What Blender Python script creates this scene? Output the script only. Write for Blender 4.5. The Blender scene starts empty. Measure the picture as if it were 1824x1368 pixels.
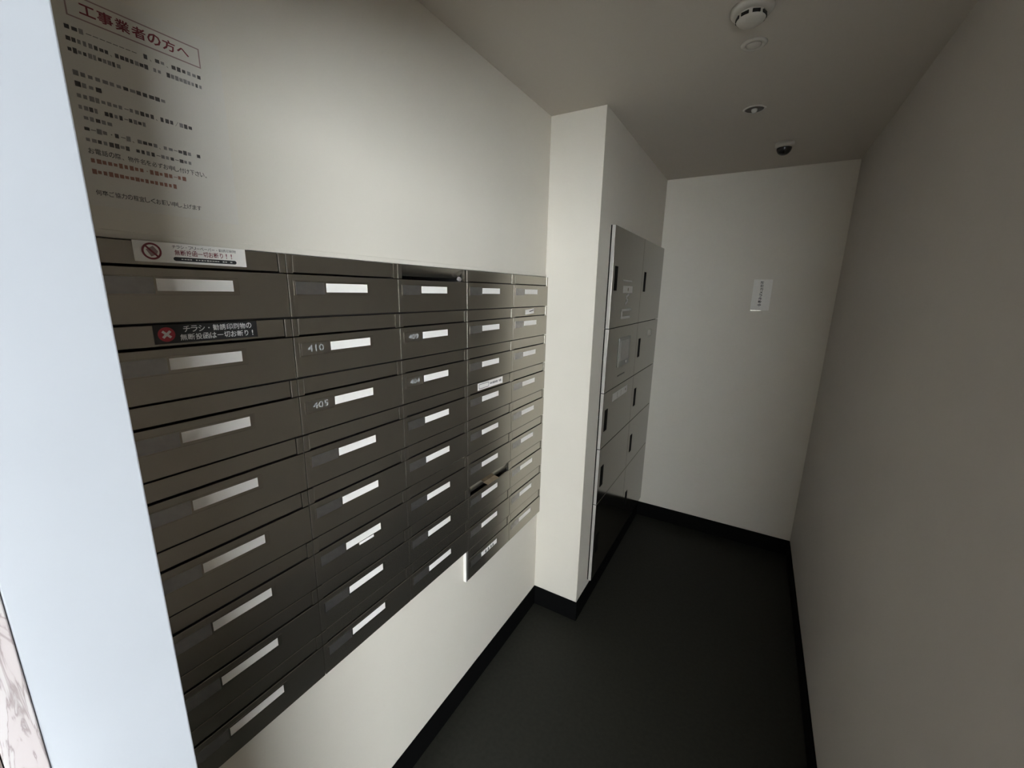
import bpy, bmesh, math, random
from mathutils import Matrix, Vector

# ------------------------------------------------------------------ scene, camera, light
scene = bpy.context.scene
COL = scene.collection
random.seed(7)

S = 0.88                       # metres per fitted unit
HC = 1.942 * S                 # camera height
CEIL = HC + S * 0.845          # ceiling height
FPX = 733.61                   # focal length in pixels of an 1824 px wide frame
RW = ((0.8611613346, 0.5079515467, 0.0196565998),
      (0.1281153652, -0.1794564602, -0.9753880418),
      (-0.4919223607, 0.8424847803, -0.2196173627))
cam_data = bpy.data.cameras.new('camera')
cam_data.sensor_fit = 'HORIZONTAL'
cam_data.sensor_width = 36.0
cam_data.lens = 36.0 * FPX / 1824.0
cam_data.clip_start = 0.01
cam = bpy.data.objects.new('camera', cam_data)
COL.objects.link(cam)
m = Matrix(((RW[0][0], -RW[1][0], -RW[2][0], S),
            (RW[0][1], -RW[1][1], -RW[2][1], 0.0),
            (RW[0][2], -RW[1][2], -RW[2][2], HC),
            (0, 0, 0, 1)))
cam.matrix_world = m
scene.camera = cam

world = bpy.data.worlds.new('overcast_sky')
scene.world = world
world.use_nodes = True
bg = world.node_tree.nodes['Background']
bg.inputs['Color'].default_value = (0.90, 0.955, 1.0, 1)
bg.inputs['Strength'].default_value = 14.0

# light portal over the doorway: emits nothing, only guides sampling of the sky
pl = bpy.data.lights.new('doorway_portal', 'AREA')
pl.shape = 'RECTANGLE'
pl.size = 0.82
pl.size_y = 2.1
pl.cycles.is_portal = True
po = bpy.data.objects.new('doorway_portal', pl)
COL.objects.link(po)
po.location = (0.86, 0.02, 1.03)
po.rotation_euler = (math.radians(90), 0, math.radians(180))

scene.view_settings.view_transform = 'Standard'
scene.view_settings.look = 'None'
scene.view_settings.gamma = 1.0
scene.view_settings.use_curve_mapping = False
scene.view_settings.exposure = 1.08
scene.cycles.max_bounces = 14
scene.cycles.diffuse_bounces = 10

# ------------------------------------------------------------------ materials
def mat(name, col, rough=0.5, metal=0.0, noise=0.0, nscale=30.0, bump=0.0, bscale=200.0, spec=0.5,
        stretch=None, coat=0.0):
    mt = bpy.data.materials.new(name)
    mt.use_nodes = True
    nt = mt.node_tree
    b = nt.nodes['Principled BSDF']
    b.inputs['Base Color'].default_value = (*col, 1)
    b.inputs['Roughness'].default_value = rough
    b.inputs['Metallic'].default_value = metal
    b.inputs['Specular IOR Level'].default_value = spec
    b.inputs['Coat Weight'].default_value = coat
    b.inputs['Coat Roughness'].default_value = 0.05
    if noise or bump:
        tc = nt.nodes.new('ShaderNodeTexCoord')
        mp = nt.nodes.new('ShaderNodeMapping')
        if stretch:
            mp.inputs['Scale'].default_value = stretch
        nt.links.new(tc.outputs['Object'], mp.inputs['Vector'])
    if noise:
        nz = nt.nodes.new('ShaderNodeTexNoise')
        nz.inputs['Scale'].default_value = nscale
        nz.inputs['Detail'].default_value = 4
        nt.links.new(mp.outputs['Vector'], nz.inputs['Vector'])
        rp = nt.nodes.new('ShaderNodeValToRGB')
        rp.color_ramp.elements[0].position = 0.3
        rp.color_ramp.elements[1].position = 0.7
        rp.color_ramp.elements[0].color = (*[c * (1 - noise) for c in col], 1)
        rp.color_ramp.elements[1].color = (*[min(1, c * (1 + noise)) for c in col], 1)
        nt.links.new(nz.outputs['Fac'], rp.inputs['Fac'])
        nt.links.new(rp.outputs['Color'], b.inputs['Base Color'])
    if bump:
        n2 = nt.nodes.new('ShaderNodeTexNoise')
        n2.inputs['Scale'].default_value = bscale
        n2.inputs['Detail'].default_value = 3
        nt.links.new(mp.outputs['Vector'], n2.inputs['Vector'])
        bp = nt.nodes.new('ShaderNodeBump')
        bp.inputs['Strength'].default_value = bump
        bp.inputs['Distance'].default_value = 0.002
        nt.links.new(n2.outputs['Fac'], bp.inputs['Height'])
        nt.links.new(bp.outputs['Normal'], b.inputs['Normal'])
    return mt

M = {
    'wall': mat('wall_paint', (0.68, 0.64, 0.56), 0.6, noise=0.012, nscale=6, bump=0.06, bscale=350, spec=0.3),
    'wall_right': mat('wall_paint_shaded', (0.52, 0.487, 0.44), 0.6, noise=0.012, nscale=6, bump=0.06, bscale=350, spec=0.3),  # wall paint darkened, standing in for the weaker light on this side
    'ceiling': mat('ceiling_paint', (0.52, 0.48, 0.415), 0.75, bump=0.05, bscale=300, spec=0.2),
    'floor': mat('floor_vinyl', (0.022, 0.022, 0.0175), 0.6, noise=0.15, nscale=60, bump=0.1, bscale=400, spec=0.25),
    'black': mat('baseboard_vinyl', (0.004, 0.004, 0.004), 0.7, bump=0.03, bscale=300, spec=0.04),
    'bronze': mat('grey_brown_metal', (0.385, 0.36, 0.31), 0.27, 0.95, noise=0.02, nscale=8, bump=0.008, bscale=60),
    'bronze_edge': mat('edge_metal', (0.16, 0.15, 0.135), 0.4, 0.3, noise=0.03, nscale=30),
    'case': mat('case_steel', (0.022, 0.020, 0.019), 0.6, 0.1, noise=0.05, nscale=20),
    'side': mat('side_sheet', (0.42, 0.395, 0.36), 0.4, 0.1, noise=0.04, nscale=40),
    'side_white': mat('white_side_sheet', (0.78, 0.76, 0.72), 0.5, noise=0.02, nscale=40),
    'plate': mat('number_plate_plastic', (0.37, 0.36, 0.345), 0.34, 0.93, noise=0.06, nscale=60),
    'plate_clear': mat('number_plate_clear', (0.36, 0.335, 0.29), 0.3, 0.95, noise=0.03, nscale=60),
    'holder': mat('plate_holder', (0.37, 0.345, 0.30), 0.24, 0.97, noise=0.03, nscale=30),
    'paper': mat('label_paper', (0.83, 0.805, 0.76), 0.7, noise=0.015, nscale=80, spec=0.2),
    'notice': mat('notice_paper', (0.675, 0.645, 0.585), 0.6, noise=0.012, nscale=20, spec=0.3),
    'ink': mat('black_ink', (0.035, 0.035, 0.035), 0.6, noise=0.05, nscale=90, spec=0.2),
    'ink_body': mat('worn_black_ink', (0.10, 0.095, 0.09), 0.6, noise=0.2, nscale=60, spec=0.2),
    'ink_pale': mat('worn_grey_ink', (0.26, 0.25, 0.24), 0.6, noise=0.2, nscale=60, spec=0.2),
    'ink_soft': mat('grey_ink', (0.16, 0.15, 0.15), 0.6, noise=0.05, nscale=90, spec=0.2),
    'ink_red': mat('red_ink', (0.22, 0.05, 0.06), 0.6, noise=0.05, nscale=90, spec=0.2),
    'ink_orange': mat('faded_red_ink', (0.33, 0.17, 0.13), 0.6, noise=0.05, nscale=90, spec=0.2),
    'box_ink': mat('frame_ink', (0.34, 0.24, 0.23), 0.6, noise=0.05, nscale=90, spec=0.2),
    'ink_white': mat('white_ink', (0.72, 0.71, 0.69), 0.6, noise=0.02, nscale=90, spec=0.2),
    'ink_num': mat('number_ink', (0.38, 0.39, 0.39), 0.5, noise=0.02, nscale=90, spec=0.2),
    'stick_black': mat('black_sticker', (0.018, 0.018, 0.018), 0.35, noise=0.05, nscale=60),
    'stick_red': mat('red_sticker', (0.40, 0.035, 0.05), 0.4, noise=0.03, nscale=60),
    'white_plastic': mat('white_plastic', (0.50, 0.47, 0.41), 0.4, noise=0.02, nscale=60),
    'black_plastic': mat('black_plastic', (0.008, 0.008, 0.008), 0.25, noise=0.05, nscale=60),
    'matt_black': mat('matt_black', (0.006, 0.006, 0.005), 0.7, noise=0.05, nscale=60, spec=0.05),
    'jamb': mat('satin_white_metal', (0.41, 0.43, 0.455), 0.38, 0.25, noise=0.07, nscale=1.6, spec=0.5, stretch=(1, 2, 1.6)),
    'brown': mat('brown_stone', (0.12, 0.09, 0.075), 0.5, noise=0.2, nscale=14, bump=0.1, bscale=80),
    'ground': mat('pavement', (0.20, 0.19, 0.18), 0.8, noise=0.12, nscale=30, bump=0.2, bscale=150),
    'facade': mat('facade_render', (0.22, 0.21, 0.20), 0.8, noise=0.06, nscale=20, bump=0.1, bscale=150),
    'locker': mat('locker_metal', (0.24, 0.223, 0.192), 0.13, 0.96, noise=0.02, nscale=8, bump=0.008, bscale=50),
    'decal': mat('grey_decal', (0.52, 0.50, 0.455), 0.5, noise=0.03, nscale=60),
    'panel': mat('panel_plastic', (0.20, 0.20, 0.175), 0.3, noise=0.03, nscale=60),
    'lens': mat('sensor_lens', (0.62, 0.61, 0.57), 0.25, noise=0.02, nscale=60),
    'shade_ring': mat('sensor_recess', (0.10, 0.09, 0.08), 0.5, noise=0.05, nscale=60),
    'flyer': mat('flyer_paper', (0.30, 0.23, 0.15), 0.45, noise=0.25, nscale=40),
    'film': mat('crumpled_film', (0.30, 0.28, 0.27), 0.3, 0.3, noise=0.15, nscale=60),
}

def marble():
    mt = bpy.data.materials.new('veined_marble')
    mt.use_nodes = True
    nt = mt.node_tree
    b = nt.nodes['Principled BSDF']
    tc = nt.nodes.new('ShaderNodeTexCoord')
    mp = nt.nodes.new('ShaderNodeMapping')
    mp.inputs['Scale'].default_value = (1, 7, 0.8)
    nz = nt.nodes.new('ShaderNodeTexNoise')
    nz.inputs['Scale'].default_value = 14
    nz.inputs['Detail'].default_value = 6
    nz.inputs['Distortion'].default_value = 1.4
    rp = nt.nodes.new('ShaderNodeValToRGB')
    e = rp.color_ramp.elements
    e[0].position = 0.40; e[0].color = (0.38, 0.34, 0.33, 1)
    e[1].position = 0.62; e[1].color = (0.40, 0.37, 0.36, 1)
    v = rp.color_ramp.elements.new(0.50); v.color = (0.22, 0.185, 0.18, 1)
    w = rp.color_ramp.elements.new(0.46); w.color = (0.37, 0.33, 0.32, 1)
    w = rp.color_ramp.elements.new(0.535); w.color = (0.39, 0.36, 0.35, 1)
    nt.links.new(tc.outputs['Object'], mp.inputs['Vector'])
    nt.links.new(mp.outputs['Vector'], nz.inputs['Vector'])
    nt.links.new(nz.outputs['Fac'], rp.inputs['Fac'])
    nt.links.new(rp.outputs['Color'], b.inputs['Base Color'])
    b.inputs['Roughness'].default_value = 0.35
    return mt
M['marble'] = marble()

# ------------------------------------------------------------------ helpers
def add_box(bm, x0, x1, y0, y1, z0, z1, bev=0.0, seg=2):
    vs = [bm.verts.new((x, y, z)) for x in (x0, x1) for y in (y0, y1) for z in (z0, z1)]
    q = [(0, 1, 3, 2), (4, 6, 7, 5), (0, 4, 5, 1), (2, 3, 7, 6), (0, 2, 6, 4), (1, 5, 7, 3)]
    fs = [bm.faces.new([vs[i] for i in f]) for f in q]
    if bev:
        es = list({e for f in fs for e in f.edges})
        bmesh.ops.bevel(bm, geom=es, offset=bev, segments=seg, profile=0.5, affect='EDGES')

def mesh_from(bm, name, material, smooth=False):
    bmesh.ops.recalc_face_normals(bm, faces=bm.faces[:])
    me = bpy.data.meshes.new(name)
    bm.to_mesh(me)
    bm.free()
    if smooth:
        for p in me.polygons:
            p.use_smooth = True
    me.materials.append(M[material] if isinstance(material, str) else material)
    return me

def box_mesh(name, material, *boxes, bev=0.0):
    bm = bmesh.new()
    for b in boxes:
        add_box(bm, *b, bev=bev)
    return mesh_from(bm, name, material)

def obj(name, me, parent=None, loc=(0, 0, 0), rot=None):
    o = bpy.data.objects.new(name, me)
    COL.objects.link(o)
    o.parent = parent
    o.location = loc
    if rot:
        o.rotation_euler = rot
    return o

def thing(name, label, cat, loc=(0, 0, 0), group=None, me=None):
    o = obj(name, me, None, loc)
    o['label'] = label
    o['category'] = cat
    if group:
        o['group'] = group
    return o

def struct(name, me, loc=(0, 0, 0)):
    o = obj(name, me, None, loc)
    o['kind'] = 'structure'
    return o

def lathe(name, material, prof, seg=40, smooth=True):
    """prof: list of (r, z), revolved about z"""
    bm = bmesh.new()
    rings = []
    for r, z in prof:
        if r < 1e-6:
            rings.append([bm.verts.new((0, 0, z))])
        else:
            rings.append([bm.verts.new((r * math.cos(2 * math.pi * k / seg), r * math.sin(2 * math.pi * k / seg), z))
                          for k in range(seg)])
    for a, b in zip(rings, rings[1:]):
        for k in range(seg):
            k2 = (k + 1) % seg
            if len(a) == 1 and len(b) == 1:
                continue
            if len(a) == 1:
                bm.faces.new((a[0], b[k], b[k2]))
            elif len(b) == 1:
                bm.faces.new((a[k], a[k2], b[0]))
            else:
                bm.faces.new((a[k], a[k2], b[k2], b[k]))
    return mesh_from(bm, name, material, smooth)

_tmp = []
def text_polys(s, bold=0.0):
    """outline of a line of text as (verts, faces) in the plane, fitted later"""
    cu = bpy.data.curves.new('lettering', 'FONT')
    cu.body = s
    cu.resolution_u = 2
    cu.offset = bold
    o = bpy.data.objects.new('lettering', cu)
    COL.objects.link(o)
    dg = bpy.context.evaluated_depsgraph_get()
    me = o.evaluated_get(dg).to_mesh()
    vs = [(v.co.x, v.co.y) for v in me.vertices]
    fs = [tuple(p.vertices) for p in me.polygons]
    o.evaluated_get(dg).to_mesh_clear()
    bpy.data.objects.remove(o)
    bpy.data.curves.remove(cu)
    return vs, fs

class Print:
    """flat print on a surface: collects text and shapes with u to the right and v up"""
    def __init__(self, frame, bold=0.0):
        self.bold = bold
        self.frame = frame           # function (u, v) -> xyz
        self.v = []
        self.f = []
    def add(self, vs, fs):
        n = len(self.v)
        self.v += [self.frame(u, w) for u, w in vs]
        self.f += [tuple(i + n for i in f) for f in fs]
    def text(self, s, u0, u1, v0, v1):
        vs, fs = text_polys(s, self.bold)
        if not vs:
            return
        a, b = min(p[0] for p in vs), max(p[0] for p in vs)
        c, d = min(p[1] for p in vs), max(p[1] for p in vs)
        self.add([(u0 + (p[0] - a) / (b - a) * (u1 - u0), v0 + (p[1] - c) / max(d - c, 1e-6) * (v1 - v0)) for p in vs], fs)
    def rect(self, u0, u1, v0, v1):
        self.add([(u0, v0), (u1, v0), (u1, v1), (u0, v1)], [(0, 1, 2, 3)])
    def frame_rect(self, u0, u1, v0, v1, t):
        self.rect(u0, u1, v0, v0 + t); self.rect(u0, u1, v1 - t, v1)
        self.rect(u0, u0 + t, v0 + t, v1 - t); self.rect(u1 - t, u1, v0 + t, v1 - t)
    def disc(self, u, v, r, r2=0.0, n=32):
        if r2 <= 0:
            self.add([(u + r * math.cos(2 * math.pi * k / n), v + r * math.sin(2 * math.pi * k / n)) for k in range(n)],
                     [tuple(range(n))])
        else:
            vs = [(u + q * math.cos(2 * math.pi * k / n), v + q * math.sin(2 * math.pi * k / n)) for q in (r, r2) for k in range(n)]
            self.add(vs, [(k, (k + 1) % n, n + (k + 1) % n, n + k) for k in range(n)])
    def bar(self, u0, v0, u1, v1, t):
        d = math.hypot(u1 - u0, v1 - v0)
        nx, ny = -(v1 - v0) / d * t / 2, (u1 - u0) / d * t / 2
        self.add([(u0 - nx, v0 - ny), (u1 - nx, v1 - ny), (u1 + nx, v1 + ny), (u0 + nx, v0 + ny)], [(0, 1, 2, 3)])
    def pill(self, u0, u1, v0, v1, n=10):
        r = (v1 - v0) / 2; c = (v0 + v1) / 2
        vs = [(u1 - r + r * math.cos(-math.pi / 2 + math.pi * k / n), c + r * math.sin(-math.pi / 2 + math.pi * k / n)) for k in range(n + 1)]
        vs += [(u0 + r + r * math.cos(math.pi / 2 + math.pi * k / n), c + r * math.sin(math.pi / 2 + math.pi * k / n)) for k in range(n + 1)]
        self.add(vs, [tuple(range(len(vs)))])
    def build(self, name, material, parent, loc=(0, 0, 0)):
        me = bpy.data.meshes.new(name)
        me.from_pydata(self.v, [], self.f)
        me.materials.append(M[material])
        return obj(name, me, parent, loc)

def on_left(x):                       # print on a face looking to +x
    return lambda u, v: (x, u, v)
def on_back(y):                       # print on a face looking to -y
    return lambda u, v: (u, y, v)

def line_of_text(pr, s, u0, u1, v, h):
    """v = centre height of the line. A '#' is a letter too blurred to read: a small smudge block."""
    n = len(s)
    p = (u1 - u0) / n
    k = 0
    while k < n:
        c = s[k]
        if c == '#':
            pr_ = pr.alt if getattr(pr, 'alt', None) and random.random() < 0.55 else pr
            w = p * random.uniform(0.6, 0.86); q = h * random.uniform(0.5, 0.85)
            pr_.rect(u0 + k * p + p * 0.07, u0 + k * p + p * 0.07 + w, v - q / 2, v + q / 2)
            k += 1
        elif c == ' ':
            k += 1
        else:
            pr.text(c, *glyph_box(c, u0 + k * p, p, v, h))
            k += 1

SMALL = {'ー': (0.1, 0.9, -0.06, 0.06), '一': (0.06, 0.94, -0.05, 0.05), '・': (0.38, 0.62, -0.1, 0.1), '、': (0.1, 0.4, -0.48, -0.2),
         '。': (0.08, 0.42, -0.5, -0.2), '!': (0.38, 0.60, -0.45, 0.45), 'へ': (0.06, 0.94, -0.3, 0.3), '〜': (0.1, 0.9, -0.1, 0.1), '／': (0.15, 0.85, -0.45, 0.45),
         'ッ': (0.15, 0.85, -0.42, 0.22), '■': (0.08, 0.92, -0.42, 0.42), '「': (0.5, 0.9, -0.3, 0.5), 'り': (0.2, 0.8, -0.47, 0.47),
         '工': (0.05, 0.95, -0.40, 0.40), '：': (0.4, 0.6, -0.35, 0.35)}
def glyph_box(c, u, p, v, h):
    a, b, lo, hi = SMALL.get(c, (0.05, 0.95, -0.47, 0.47))
    return u + a * p, u + b * p, v + lo * h, v + hi * h

# ------------------------------------------------------------------ the setting
XR = S * 1.4334                  # right wall
YB = S * 3.508                   # back wall
YP = S * 2.046                   # near face of the wall step
XS = S * 0.282                   # corridor wall beyond the step
PX, PY = 3.8, -2.4               # added porch shaping the daylight: side wall and open end
JX = 0.44                        # door jamb face
YJ1 = 0.1232                     # jamb inner edge
YJ0 = 0.0352                     # jamb outer edge
BB = S * 0.126                   # baseboard height
CW = S * 0.3603                  # mailbox column width
RH = S * 0.1527                  # mailbox row height
ZT = HC + S * 0.0781             # top of the mailboxes
CY = [YP - CW * (5 - k) for k in range(6)]
MX = 0.0141                      # mailbox front plane

struct('floor', box_mesh('floor', 'floor', (-0.5, XR + 0.2, YJ0 - 0.2, YB + 0.2, -0.1, 0.0)))
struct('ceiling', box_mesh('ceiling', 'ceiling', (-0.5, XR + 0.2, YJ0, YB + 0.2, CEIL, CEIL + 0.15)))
z8, z9 = ZT - 8 * RH, ZT - 9 * RH
struct('wall_left', box_mesh('wall_left', 'wall',
       (-0.02, 0, YJ1, YP, ZT, CEIL), (-0.02, 0, YJ1, CY[0], 0, ZT),
       (-0.02, 0, CY[0], CY[3], 0, z8), (-0.02, 0, CY[3], YP, 0, z9),
       (-0.45, -0.40, YJ1, YP, 0, CEIL), (-0.40, -0.02, YJ1, YP, ZT + 0.05, ZT + 0.1)))
LY0, LY1 = S * 2.222, YB          # lockers
LZ0, LZ1 = 0.145, HC + S * 0.350
LF = S * (1 - 0.692)
struct('wall_step', box_mesh('wall_step', 'wall',
       (-0.45, XS, YP, LY0 + 0.012, 0, CEIL), (-0.45, XS, LY0 + 0.012, YB, LZ1 - 0.012, CEIL),
       (-0.45, XS, LY0 + 0.012, YB, 0, LZ0 + 0.012), (-0.45, -0.30, LY0 + 0.012, YB, LZ0 + 0.012, LZ1 - 0.012)))
struct('wall_back', box_mesh('wall_back', 'wall', (-0.45, XR + 0.2, YB, YB + 0.2, 0, CEIL)))
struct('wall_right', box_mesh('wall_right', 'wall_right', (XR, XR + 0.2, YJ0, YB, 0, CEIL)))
struct('wall_front', box_mesh('wall_front', 'wall', (-0.45, JX - 0.02, YJ0, YJ1, 0, CEIL), (JX - 0.02, XR, YJ0, YJ1, 2.06, CEIL)))

# baseboards
t = 0.006
struct('baseboard_left', box_mesh('baseboard_left', 'black', (0, t, YJ1, YP, 0, BB), bev=0.0015))
struct('baseboard_step', box_mesh('baseboard_step', 'black', (t, XS + t, YP - t, YP, 0, BB), (XS, XS + t, YP, YB, 0, BB), bev=0.0015))
struct('baseboard_back', box_mesh('baseboard_back', 'black', (XS + t, XR, YB - t, YB, 0, BB), bev=0.0015))
struct('baseboard_right', box_mesh('baseboard_right', 'black', (XR - t, XR, YJ1, YB - t, 0, BB), bev=0.0015))
# slim painted bead over the mailboxes
struct('trim_1', box_mesh('trim_1', 'wall', (0, 0.003, YJ1, YP, ZT, ZT + 0.012), bev=0.001))

# exposed edge beside the lowest mailboxes near the pillar: light grey strip with a white side
t3 = struct('trim_3', box_mesh('trim_3', 'bronze_edge', (0.0, 0.0128, CY[3] - 0.0117, CY[3] - 0.0004, z9, z8 - 0.0005), bev=0.0006))
obj('side_sheet', box_mesh('side_sheet', 'side_white', (0.0, 0.0130, CY[3] - 0.0130, CY[3] - 0.0118, z9, z8 - 0.0005)), t3)

# doorway: jamb, marble edge, side wall and pavement outside; unseen porch added to shape the daylight
struct('door_1', box_mesh('door_jamb', 'jamb', (JX - 0.02, JX, YJ0, YJ1, 0, 2.06), bev=0.0012))
struct('trim_2', box_mesh('trim_2', 'marble', (JX - 0.30, JX + 0.001, 0.0152, YJ0 - 0.0002, 0, 2.4), bev=0.0008))
struct('wall_outside', box_mesh('wall_outside', 'brown', (JX - 0.30, JX, -3.0, 0.0145, 0, 2.6)))
struct('wall_facade_and_baffles', box_mesh('wall_facade_and_baffles', 'facade', (XR, PX, YJ0 - 0.05, YJ0, 0, 2.9), (JX - 0.3, XR, YJ0 - 0.03, YJ0, 2.42, 2.9), (PX, PX + 0.2, -1.48, YJ0, 0, 2.9), (PX, PX + 0.15, PY - 0.15, -1.48, 0, 0.90),  # facade, plus unseen side wall and parapet added to limit daylight
       (JX - 0.3, 1.25, PY - 0.2, PY, 0, 2.9),  # added end wall, blocks daylight from straight behind
       (1.25, PX, PY - 0.15, PY, 0, 0.90)))  # added parapet, blocks low daylight
struct('ceiling_baffle', box_mesh('ceiling_baffle', 'facade', (JX - 0.3, PX + 0.2, PY, YJ0 - 0.001, 2.26, 2.9)))  # unseen soffit added to cut off high daylight
struct('floor_porch', box_mesh('floor_porch', 'ground', (JX - 0.3, PX + 0.2, PY - 0.2, YJ0 - 0.2, -0.2, -0.02)))

# ------------------------------------------------------------------ mailboxes
FL_H = 0.0395                      # flap height
PW = 0.0160                        # side post width
ME = {}
cd = 0.24
ME['case'] = box_mesh('case', 'case',
    (-cd, -cd + 0.002, 0.0005, CW - 0.0005, 0.0005, RH - 0.0005),
    (-cd, 0.0030, 0.0005, 0.002, 0.0005, RH - 0.0005), (-cd, 0.0030, CW - 0.002, CW - 0.0005, 0.0005, RH - 0.0005),
    (-cd, 0.0030, 0.002, CW - 0.002, 0.0005, 0.002), (-cd, 0.0030, 0.002, CW - 0.002, RH - 0.002, RH - 0.0005))
ME['post_a'] = box_mesh('post', 'bronze', (0.002, MX - 0.0006, 0.0008, PW - 0.0008, RH - FL_H - 0.001, RH - 0.0020), bev=0.0009)
ME['post_b'] = box_mesh('post', 'bronze', (0.002, MX - 0.0006, CW - PW + 0.0008, CW - 0.0008, RH - FL_H - 0.001, RH - 0.0020), bev=0.0009)
ME['flap'] = box_mesh('flap', 'bronze', (-0.0016, 0.0006, PW + 0.0001, CW - PW - 0.0001, -FL_H + 0.0022, -0.0008), bev=0.0010)   # origin at hinge (top)
ME['door'] = box_mesh('door', 'bronze', (0.0075, MX, 0.0008, CW - 0.0008, 0.0016, RH - FL_H - 0.0028), bev=0.0011)
ME['door_b'] = box_mesh('door', 'bronze', (0.0075, MX, 0.0003, CW - 0.0008, 0.0016, RH - FL_H - 0.0028), bev=0.0004)
ME['post_c'] = box_mesh('post', 'bronze', (0.002, MX - 0.0026, 0.0003, PW - 0.0001, RH - FL_H - 0.001, RH - 0.0020), bev=0.0003)
ME['holder'] = box_mesh('plate_holder', 'holder', (MX - 0.001, MX + 0.0005, 0.0125, 0.2185, RH - 0.0865, RH - 0.0555), bev=0.0004)
ME['number_plate'] = box_mesh('number_plate', 'plate', (MX, MX + 0.0008, 0.0165, 0.0875, RH - 0.0845, RH - 0.0575), bev=0.0003)
ME['number_plate_clear'] = box_mesh('number_plate', 'plate_clear', (MX, MX + 0.0008, 0.0165, 0.0875, RH - 0.0845, RH - 0.0575), bev=0.0003)
ME['name_label'] = box_mesh('name_label', 'paper', (MX, MX + 0.0010, 0.0908, 0.2088, RH - 0.0797, RH - 0.0595), bev=0.0002)

ROWN = ['top', 'second', 'third', 'fourth', 'fifth', 'sixth', 'seventh', 'eighth', 'ninth']
COLN = ['in the column nearest the door jamb', 'in the second column from the door jamb', 'in the middle column',
        'in the second column from the white pillar', 'in the column touching the white pillar']
EXTRA = {(0, 0): 'with white sticker', (0, 1): 'with black sticker', (2, 0): 'with flap open',
         (3, 6): 'with flap ajar', (1, 5): 'with doubled label', (3, 3): 'with printed sticker',
         (4, 1): 'with small tag', (3, 8): 'with marked label',
         (1, 1): 'numbered 410', (1, 2): 'numbered 405', (2, 1): 'numbered 409', (2, 2): 'numbered 404'}
NUM = {(1, 1): '410', (1, 2): '405', (2, 1): '409', (2, 2): '404'}
FX = 0.0115                        # flap front plane (local x)
box_of = {}
for c in range(5):
    for r in range(8 if c < 3 else 9):
        ex = EXTRA.get((c, r))
        n = 8 if c < 3 else 9
        rowt = 'lowest' if r == n - 1 else ROWN[r] + ' from top' if r else 'topmost'
        lab = 'grey mailbox %s, %s' % (ex, rowt + ' ' + COLN[c]) if ex else \
              'grey-brown mailbox, %s %s' % (rowt, COLN[c])
        e = thing('mailbox', lab, 'mailbox', (0, CY[c], ZT - (r + 1) * RH), 'wall mailboxes with white name labels')
        box_of[(c, r)] = e
        obj('case', ME['case'], e)
        obj('post', ME['post_c' if c == 4 else 'post_a'], e)
        obj('post', ME['post_b'], e)
        fl = obj('flap', ME['flap'], e, (FX - 0.0006, 0, RH - 0.0012))
        if (c, r) == (2, 0):
            fl.rotation_euler = (0, math.radians(34), 0)
        if (c, r) == (3, 6):
            fl.rotation_euler = (0, math.radians(20), 0)
        d = obj('door', ME['door_b' if c == 4 else 'door'], e)
        obj('plate_holder', ME['holder'], d)
        npl = obj('number_plate', ME['number_plate_clear' if (c, r) in NUM else 'number_plate'], d)
        nl = obj('name_label', ME['name_label'], d)
        nl['label'] = 'white paper name label'
        if (c, r) in NUM:
            p = Print(on_left(MX + 0.0010))
            p.bold = 0.01
            p.text(NUM[(c, r)], 0.0313, 0.0722, RH - 0.0778, RH - 0.0622)
            p.build('number_lettering', 'ink_num', d)['label'] = 'pale room number ' + NUM[(c, r)]

# stickers on the mailbox flaps -----------------------------------------------------------------
X0 = FX + 0.0004
e = box_of[(0, 0)]
oy, oz = CY[0], ZT - RH
st = obj('sticker', box_mesh('sticker', 'paper', (X0 - 0.0003, X0 + 0.0003, 0.2838 - oy, 0.4537 - oy, 1.7445 - oz, 1.7772 - oz)), e)
st['label'] = 'white sticker with red prohibition mark'
xs = X0 + 0.0005
p = Print(on_left(xs), 0.014)
p.disc(0.3075 - oy, 1.7615 - oz, 0.0133, 0.0104)
p.bar(0.2995 - oy, 1.7700 - oz, 0.3155 - oy, 1.7530 - oz, 0.0028)
line_of_text(p, '無断投函一切お断り!!', 0.3385 - oy, 0.4325 - oy, 1.7620 - oz, 0.0098)
p.build('red_print', 'ink_red', st)
p = Print(on_left(xs - 0.0001))
p.add([(0.300 - oy, 1.764 - oz), (0.310 - oy, 1.770 - oz), (0.316 - oy, 1.762 - oz), (0.314 - oy, 1.757 - oz), (0.306 - oy, 1.753 - oz)], [(0, 1, 2, 3, 4)])
p.build('picture_print', 'box_ink', st)
p = Print(on_left(xs))
line_of_text(p, 'チラシ・フリーペーパー・勧誘印刷物', 0.336 - oy, 0.437 - oy, 1.7712 - oz, 0.0056)
p.pill(0.336 - oy, 0.436 - oy, 1.7482 - oz, 1.7548 - oz)
p.build('black_print', 'ink', st)
p = Print(on_left(xs + 0.0002))
line_of_text(p, '#### ######### ## #', 0.347 - oy, 0.429 - oy, 1.7515 - oz, 0.0030)
p.build('pill_print', 'decal', st)

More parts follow.
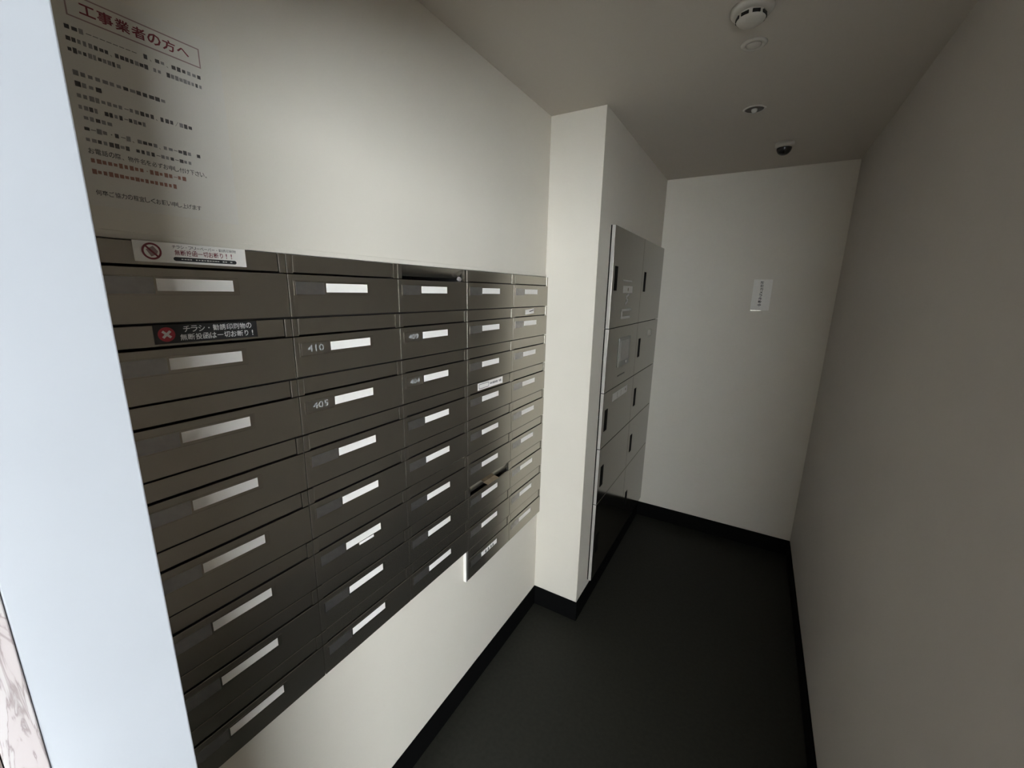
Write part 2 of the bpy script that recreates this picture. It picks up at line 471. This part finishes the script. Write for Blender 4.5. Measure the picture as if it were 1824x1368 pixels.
e = box_of[(0, 1)]
oz = ZT - 2 * RH
st = obj('sticker', box_mesh('sticker', 'stick_black', (X0 - 0.0003, X0 + 0.0003, 0.2914 - oy, 0.4598 - oy, 1.6092 - oz, 1.6408 - oz)), e)
st['label'] = 'black sticker with red disc and white lettering'
p = Print(on_left(xs))
p.disc(0.3092 - oy, 1.6250 - oz, 0.0124)
p.build('red_disc', 'stick_red', st)
p = Print(on_left(xs + 0.0002), 0.012)
p.bar(0.3035 - oy, 1.6305 - oz, 0.3150 - oy, 1.6195 - oz, 0.0040)
p.bar(0.3035 - oy, 1.6195 - oz, 0.3150 - oy, 1.6305 - oz, 0.0040)
line_of_text(p, 'チラシ・勧誘印刷物の', 0.3335 - oy, 0.4500 - oy, 1.6327 - oz, 0.0118)
line_of_text(p, '無断投函は一切お断り!', 0.3275 - oy, 0.4560 - oy, 1.6185 - oz, 0.0118)
p.build('white_print', 'ink_white', st)

e = box_of[(3, 3)]
oy, oz = CY[3], ZT - 4 * RH
st = obj('sticker', box_mesh('sticker', 'paper', (X0 - 0.0003, X0 + 0.0003, 1.2325 - oy, 1.4090 - oy, 1.3415 - oz, 1.3685 - oz)), e)
st['label'] = 'white sticker with small dark print'
p = Print(on_left(xs))
p.frame_rect(1.240 - oy, 1.306 - oy, 1.3455 - oz, 1.3645 - oz, 0.0022)
line_of_text(p, '###### ##', 1.315 - oy, 1.398 - oy, 1.3560 - oz, 0.0120)
p.build('print', 'ink_soft', st)
e = box_of[(4, 1)]
oy, oz = CY[4], ZT - 2 * RH
st = obj('tag_sticker', box_mesh('tag_sticker', 'paper', (X0 - 0.0003, X0 + 0.0003, -0.039, 0.039, -0.0100, 0.0100)), e,
         (0, 1.629 - oy, 1.6232 - oz), (math.radians(3), 0, 0))
st['label'] = 'small white tag sticker'
p = Print(on_left(xs))
p.bar(-0.004, 0.000, 0.036, 0.004, 0.0045)
p.build('print', 'ink_soft', st)
e = box_of[(3, 8)]
p = Print(on_left(MX + 0.0013))
for a in (0.117, 0.137, 0.157, 0.172):
    p.rect(a, a + 0.011, RH - 0.0765, RH - 0.0700)
    p.rect(a + 0.002, a + 0.009, RH - 0.0690, RH - 0.0640)
p.build('label_print', 'ink', e)
e = box_of[(1, 5)]
bm = bmesh.new()
add_box(bm, 0, 0.0006, 0, 0.046, 0, 0.0075)
obj('label_strip', mesh_from(bm, 'label_strip', 'paper'), e, (MX + 0.0012, 0.132, RH - 0.0885), (math.radians(5), 0, math.radians(-7)))['label'] = 'loose white paper strip'

# flyer and crumpled film left in the slots -----------------------------------------------------
def strip_mesh(name, material, pts, width_vec, thick=0.0006):
    bm = bmesh.new()
    w = Vector(width_vec)
    n = len(pts)
    rows = []
    for i, q in enumerate(pts):
        q = Vector(q)
        d = (Vector(pts[min(i + 1, n - 1)]) - Vector(pts[max(i - 1, 0)])).normalized()
        nr = d.cross(w.normalized()).normalized() * thick
        rows.append([bm.verts.new(q), bm.verts.new(q + w), bm.verts.new(q + w + nr), bm.verts.new(q + nr)])
    for a, b in zip(rows, rows[1:]):
        for k in range(4):
            bm.faces.new((a[k], a[(k + 1) % 4], b[(k + 1) % 4], b[k]))
    bm.faces.new(rows[0]); bm.faces.new(rows[-1][::-1])
    return mesh_from(bm, name, material, False)

zf = ZT - 6 * RH - 0.034
fp = [(-0.06 + 0.085 * u, 0.0, 0.012 * math.sin(u * 2.6) - 0.004) for u in [k / 10 for k in range(11)]]
thing('flyer', 'brown folded flyer sticking out of the ajar mailbox slot', 'paper', (0.0, 1.286, zf), me=strip_mesh('flyer', 'flyer', fp, (0.0, 0.085, -0.002)))
bm = bmesh.new()
bmesh.ops.create_icosphere(bm, subdivisions=3, radius=1)
for v in bm.verts:
    k = 0.75 + 0.35 * random.random()
    v.co = Vector((v.co.x * 0.006 * k, v.co.y * 0.011 * k, v.co.z * 0.0075 * k))
thing('crumpled_wrapper', 'crumpled silvery wrapper in the open mailbox slot', 'wrapper', (0.004, CY[3] - 0.031, ZT - 0.0325),
      me=mesh_from(bm, 'crumpled_wrapper', 'film'))

# ------------------------------------------------------------------ notice on the left wall
nt_ = thing('wall_notice', 'printed contractor notice on white sheet above the mailboxes', 'notice', (0, 0.243, 1.823))
ox, oy, oz = 0.0, 0.243, 1.823
obj('sheet', box_mesh('sheet', 'notice', (0.0002, 0.0008, 0, 0.212, 0, 0.297)), nt_)
fr = on_left(0.0012)
def N(): return Print(fr)
p = N()
p.frame_rect(0.2590 - oy, 0.4225 - oy, 2.0715 - oz, 2.1010 - oz, 0.0018)
p.build('title_frame', 'box_ink', nt_)
p = Print(fr, 0.022)
line_of_text(p, '工事業者の方へ', 0.2725 - oy, 0.4075 - oy, 2.0865 - oz, 0.0165)
p.build('title', 'ink_red', nt_)['label'] = 'large dark red title'
p = Print(fr, 0.012)
p.alt = N()
def L(s, u0, u1, v, h=0.0082):
    line_of_text(p, s, u0 - oy, u1 - oy, v - oz, h)
L('###ーーーーーーーー #、##、######', 0.2540, 0.4215, 2.0565)
L('########、####### ## #########', 0.2535, 0.4215, 2.0420)
L('###########', 0.2535, 0.3110, 2.0285)
L('##############', 0.254, 0.3640, 2.0000)
L('■###', 0.254, 0.2835, 1.9860)
L('########ー#####、###／###', 0.254, 0.3970, 1.9710)
L('#### ####ー####', 0.2535, 0.3320, 1.9560)
L('#####', 0.2570, 0.2890, 1.9430)
L('#ー##・#ー#、####、##ー### #', 0.2552, 0.4042, 1.9285)
L('######## ####ー###ー###', 0.2549, 0.3895, 1.9140)
L('お電話の際、物件名を必ずお申し付け下さい。', 0.2550, 0.4135, 1.8993)
L('何卒ご協力の程宜しくお願い申し上げます', 0.2550, 0.3940, 1.8420)
p.build('body_lettering', 'ink_body', nt_)['kind'] = 'stuff'
p.alt.build('pale_lettering', 'ink_pale', nt_)['kind'] = 'stuff'
p = N()
L('##########・#####ー##', 0.2560, 0.3770, 1.8862)
L('#################', 0.2552, 0.3620, 1.8710)
p.build('red_lettering', 'ink_orange', nt_)['label'] = 'faded red lines'

# ------------------------------------------------------------------ parcel lockers
ZG = [LZ1, 1.5398, 1.2185, 0.9205, 0.6085, LZ0]
YM = 2.5225                        # joint between the two door columns
g = 0.0016
TIER = ['top tier, with sign stickers', 'second tier, with control panel', 'third tier, with white label', 'fourth tier', 'bottom tier by the floor']
HZ = [(1.722, 1.836), (1.3245, 1.4395), (1.0085, 1.1235), (0.6965, 0.8130), (0.298, 0.412)]
lock = []
for k in range(5):
    zt, zb = ZG[k], ZG[k + 1]
    e = thing('parcel_locker', 'glossy grey-brown parcel locker unit, %s' % TIER[k], 'locker', (0, LY0, zb), 'stacked parcel lockers')
    lock.append(e)
    Y = LY1 - LY0
    H = zt - zb
    obj('body', box_mesh('body', 'case', (-0.25, XS + 0.004, 0.014, Y - 0.003, 0.0135 if k == 4 else 0.0006, H - (0.0135 if k == 0 else 0.0006))), e)
    obj('shadow_gap', box_mesh('shadow_gap', 'black', (XS + 0.0004, XS + 0.0066, 0.0026, Y - 0.003, 0.001, H - 0.001)), e)  # black strip put in for the shade in the gap at the wall
    obj('side_panel', box_mesh('side_panel', 'side', (XS + 0.0066, LF - 0.0010, 0.0, 0.0022, g, H - g), bev=0.0006), e)['label'] = 'pale metal side edge'
    for j, (ya, yb) in enumerate(((0.0024, YM - LY0 - 0.0010), (YM - LY0 + 0.0010, Y - 0.0030))):
        nm = 'control_door' if (k == 1 and j == 0) else 'door'
        d = obj(nm, box_mesh(nm, 'locker', (XS + 0.0066, LF, ya, yb, g, H - g), bev=0.0012), e)
        if nm == 'door':
            ha = (1.990 if j == 0 else 2.574) - LY0
            z0, z1 = HZ[k]
            hp = obj('handle', box_mesh('handle', 'matt_black', (LF - 0.002, LF + 0.0010, ha, ha + 0.046, z0 - zb, z1 - zb), bev=0.0008), d)
            hp['label'] = 'black recessed finger pull'

# control panel, labels and stickers on the lockers
zb = ZG[2]; e = lock[1]
pn = obj('control_panel', box_mesh('control_panel', 'panel', (LF, LF + 0.0035, 2.150 - LY0, 2.362 - LY0, 1.322 - zb, 1.478 - zb), bev=0.001), e)
obj('screen', box_mesh('screen', 'plate', (LF + 0.003, LF + 0.0042, 2.172 - LY0, 2.340 - LY0, 1.352 - zb, 1.462 - zb), bev=0.0004), pn)
me = lathe('button', 'lens', [(0.0, 0.003), (0.006, 0.003), (0.008, 0.0015), (0.008, 0.0)], 16)
obj('button', me, pn, (LF + 0.0034, 2.306 - LY0, 1.3375 - zb), (0, math.radians(90), 0))
obj('slot', box_mesh('slot', 'black_plastic', (LF, LF + 0.0012, 2.172 - LY0, 2.304 - LY0, 1.2695 - zb, 1.2755 - zb)), e)
obj('label_sticker', box_mesh('label_sticker', 'decal', (LF, LF + 0.0006, 2.800 - LY0, 2.900 - LY0, 1.437 - zb, 1.480 - zb)), e)
zb = ZG[3]; e = lock[2]
st = obj('label_sticker', box_mesh('label_sticker', 'decal', (LF, LF + 0.0006, 2.106 - LY0, 2.392 - LY0, 1.144 - zb, 1.186 - zb)), e)
st['label'] = 'pale label sticker'
p = Print(on_left(LF + 0.0008))
p.rect(2.345 - LY0, 2.365 - LY0, 1.160 - zb, 1.172 - zb)
p.rect(2.190 - LY0, 2.196 - LY0, 1.150 - zb, 1.180 - zb)
p.rect(2.260 - LY0, 2.266 - LY0, 1.150 - zb, 1.180 - zb)
p.build('label_print', 'holder', st)
zb = ZG[1]; e = lock[0]
st = obj('sign_sticker', box_mesh('sign_sticker', 'decal', (LF, LF + 0.0006, 2.152 - LY0, 2.332 - LY0, 1.712 - zb, 1.748 - zb)), e)
p = Print(on_left(LF + 0.0008))
p.disc(2.245 - LY0, 1.730 - zb, 0.010)
p.build('sign_print', 'holder', st)
p = Print(on_left(LF + 0.0006))
p.rect(2.140 - LY0, 2.310 - LY0, 1.771 - zb, 1.777 - zb)
p.bar(2.270 - LY0, 1.706 - zb, 2.215 - LY0, 1.690 - zb, 0.014)
p.bar(2.215 - LY0, 1.690 - zb, 2.255 - LY0, 1.672 - zb, 0.014)
p.bar(2.255 - LY0, 1.672 - zb, 2.205 - LY0, 1.652 - zb, 0.014)
p.rect(2.150 - LY0, 2.345 - LY0, 1.618 - zb, 1.630 - zb)
p.rect(2.140 - LY0, 2.325 - LY0, 1.578 - zb, 1.591 - zb)
p.rect(2.145 - LY0, 2.170 - LY0, 1.591 - zb, 1.618 - zb)
p.build('sign_mark', 'decal', e)

# ------------------------------------------------------------------ sign on the back wall
sg = thing('wall_sign', 'small white vertical sign on the back wall', 'sign', (0.834, YB, 1.622))
obj('plate', box_mesh('plate', 'paper', (0, 0.102, -0.002, -0.0003, 0, 0.190), bev=0.0003), sg)
p = Print(on_back(-0.0024), 0.02)
for k, c in enumerate('防犯カメラ作動中'):
    zc = 0.170 - k * 0.0196
    p.text(c, 0.038, 0.0555, zc - 0.0085, zc + 0.0085)
p.build('lettering', 'ink', sg)
obj('lip', box_mesh('lip', 'holder', (0.002, 0.060, -0.004, -0.0005, -0.004, 0.0), bev=0.0004), sg)

# ------------------------------------------------------------------ ceiling devices
sd = thing('smoke_detector', 'round white smoke detector with dark slots on the ceiling', 'detector', (0.7640, 1.420, CEIL))
obj('base', lathe('base', 'white_plastic', [(0, 0), (0.052, 0), (0.052, -0.008), (0.048, -0.013), (0.040, -0.015), (0, -0.015)]), sd)
obj('head', lathe('head', 'white_plastic', [(0.034, -0.015), (0.034, -0.022), (0.035, -0.028), (0.030, -0.033), (0.016, -0.035), (0, -0.035)]), sd)
slot = box_mesh('slot', 'black_plastic', (0.0325, 0.0362, -0.0095, 0.0095, -0.0275, -0.0195), bev=0.0008)
for k in range(8):
    obj('slot', slot, sd, (0, 0, 0), (0, 0, 2 * math.pi * (k + 0.5) / 8))
sp = thing('ceiling_speaker', 'flat round white ceiling disc just behind the smoke detector', 'ceiling device', (0.7657, 1.605, CEIL))
obj('rim', lathe('rim', 'white_plastic', [(0.022, -0.002), (0.024, -0.006), (0.032, -0.005), (0.037, 0), (0.022, 0), (0.022, -0.002)]), sp)
obj('cap', lathe('cap', 'white_plastic', [(0, -0.010), (0.012, -0.009), (0.0205, -0.004), (0.021, 0), (0, 0)]), sp)
ms = thing('motion_sensor', 'recessed round ceiling sensor midway along the corridor', 'sensor', (0.762, 2.117, CEIL))
obj('rim', lathe('rim', 'white_plastic', [(0.034, 0), (0.036, -0.004), (0.040, -0.003), (0.042, 0), (0.034, 0)]), ms)
obj('recess', lathe('recess', 'shade_ring', [(0, -0.0012), (0.034, -0.0012), (0.034, -0.0002), (0, -0.0002)]), ms)
obj('lens', lathe('lens', 'lens', [(0, -0.016), (0.007, -0.014), (0.011, -0.008), (0.012, -0.001), (0, -0.001)]), ms)
dc = thing('dome_camera', 'small white dome camera with black dome near the back wall', 'camera', (0.8885, 2.620, CEIL))
obj('base', lathe('base', 'white_plastic', [(0, 0), (0.040, 0), (0.041, -0.014), (0.038, -0.022), (0.030, -0.024), (0, -0.024)]), dc)
obj('dome', lathe('dome', 'black_plastic', [(0.033, -0.0235)] + [(0.033 * math.cos(a), -0.024 - 0.033 * math.sin(a)) for a in [math.pi / 2 * k / 10 for k in range(10)]] + [(0, -0.057)]), dc)
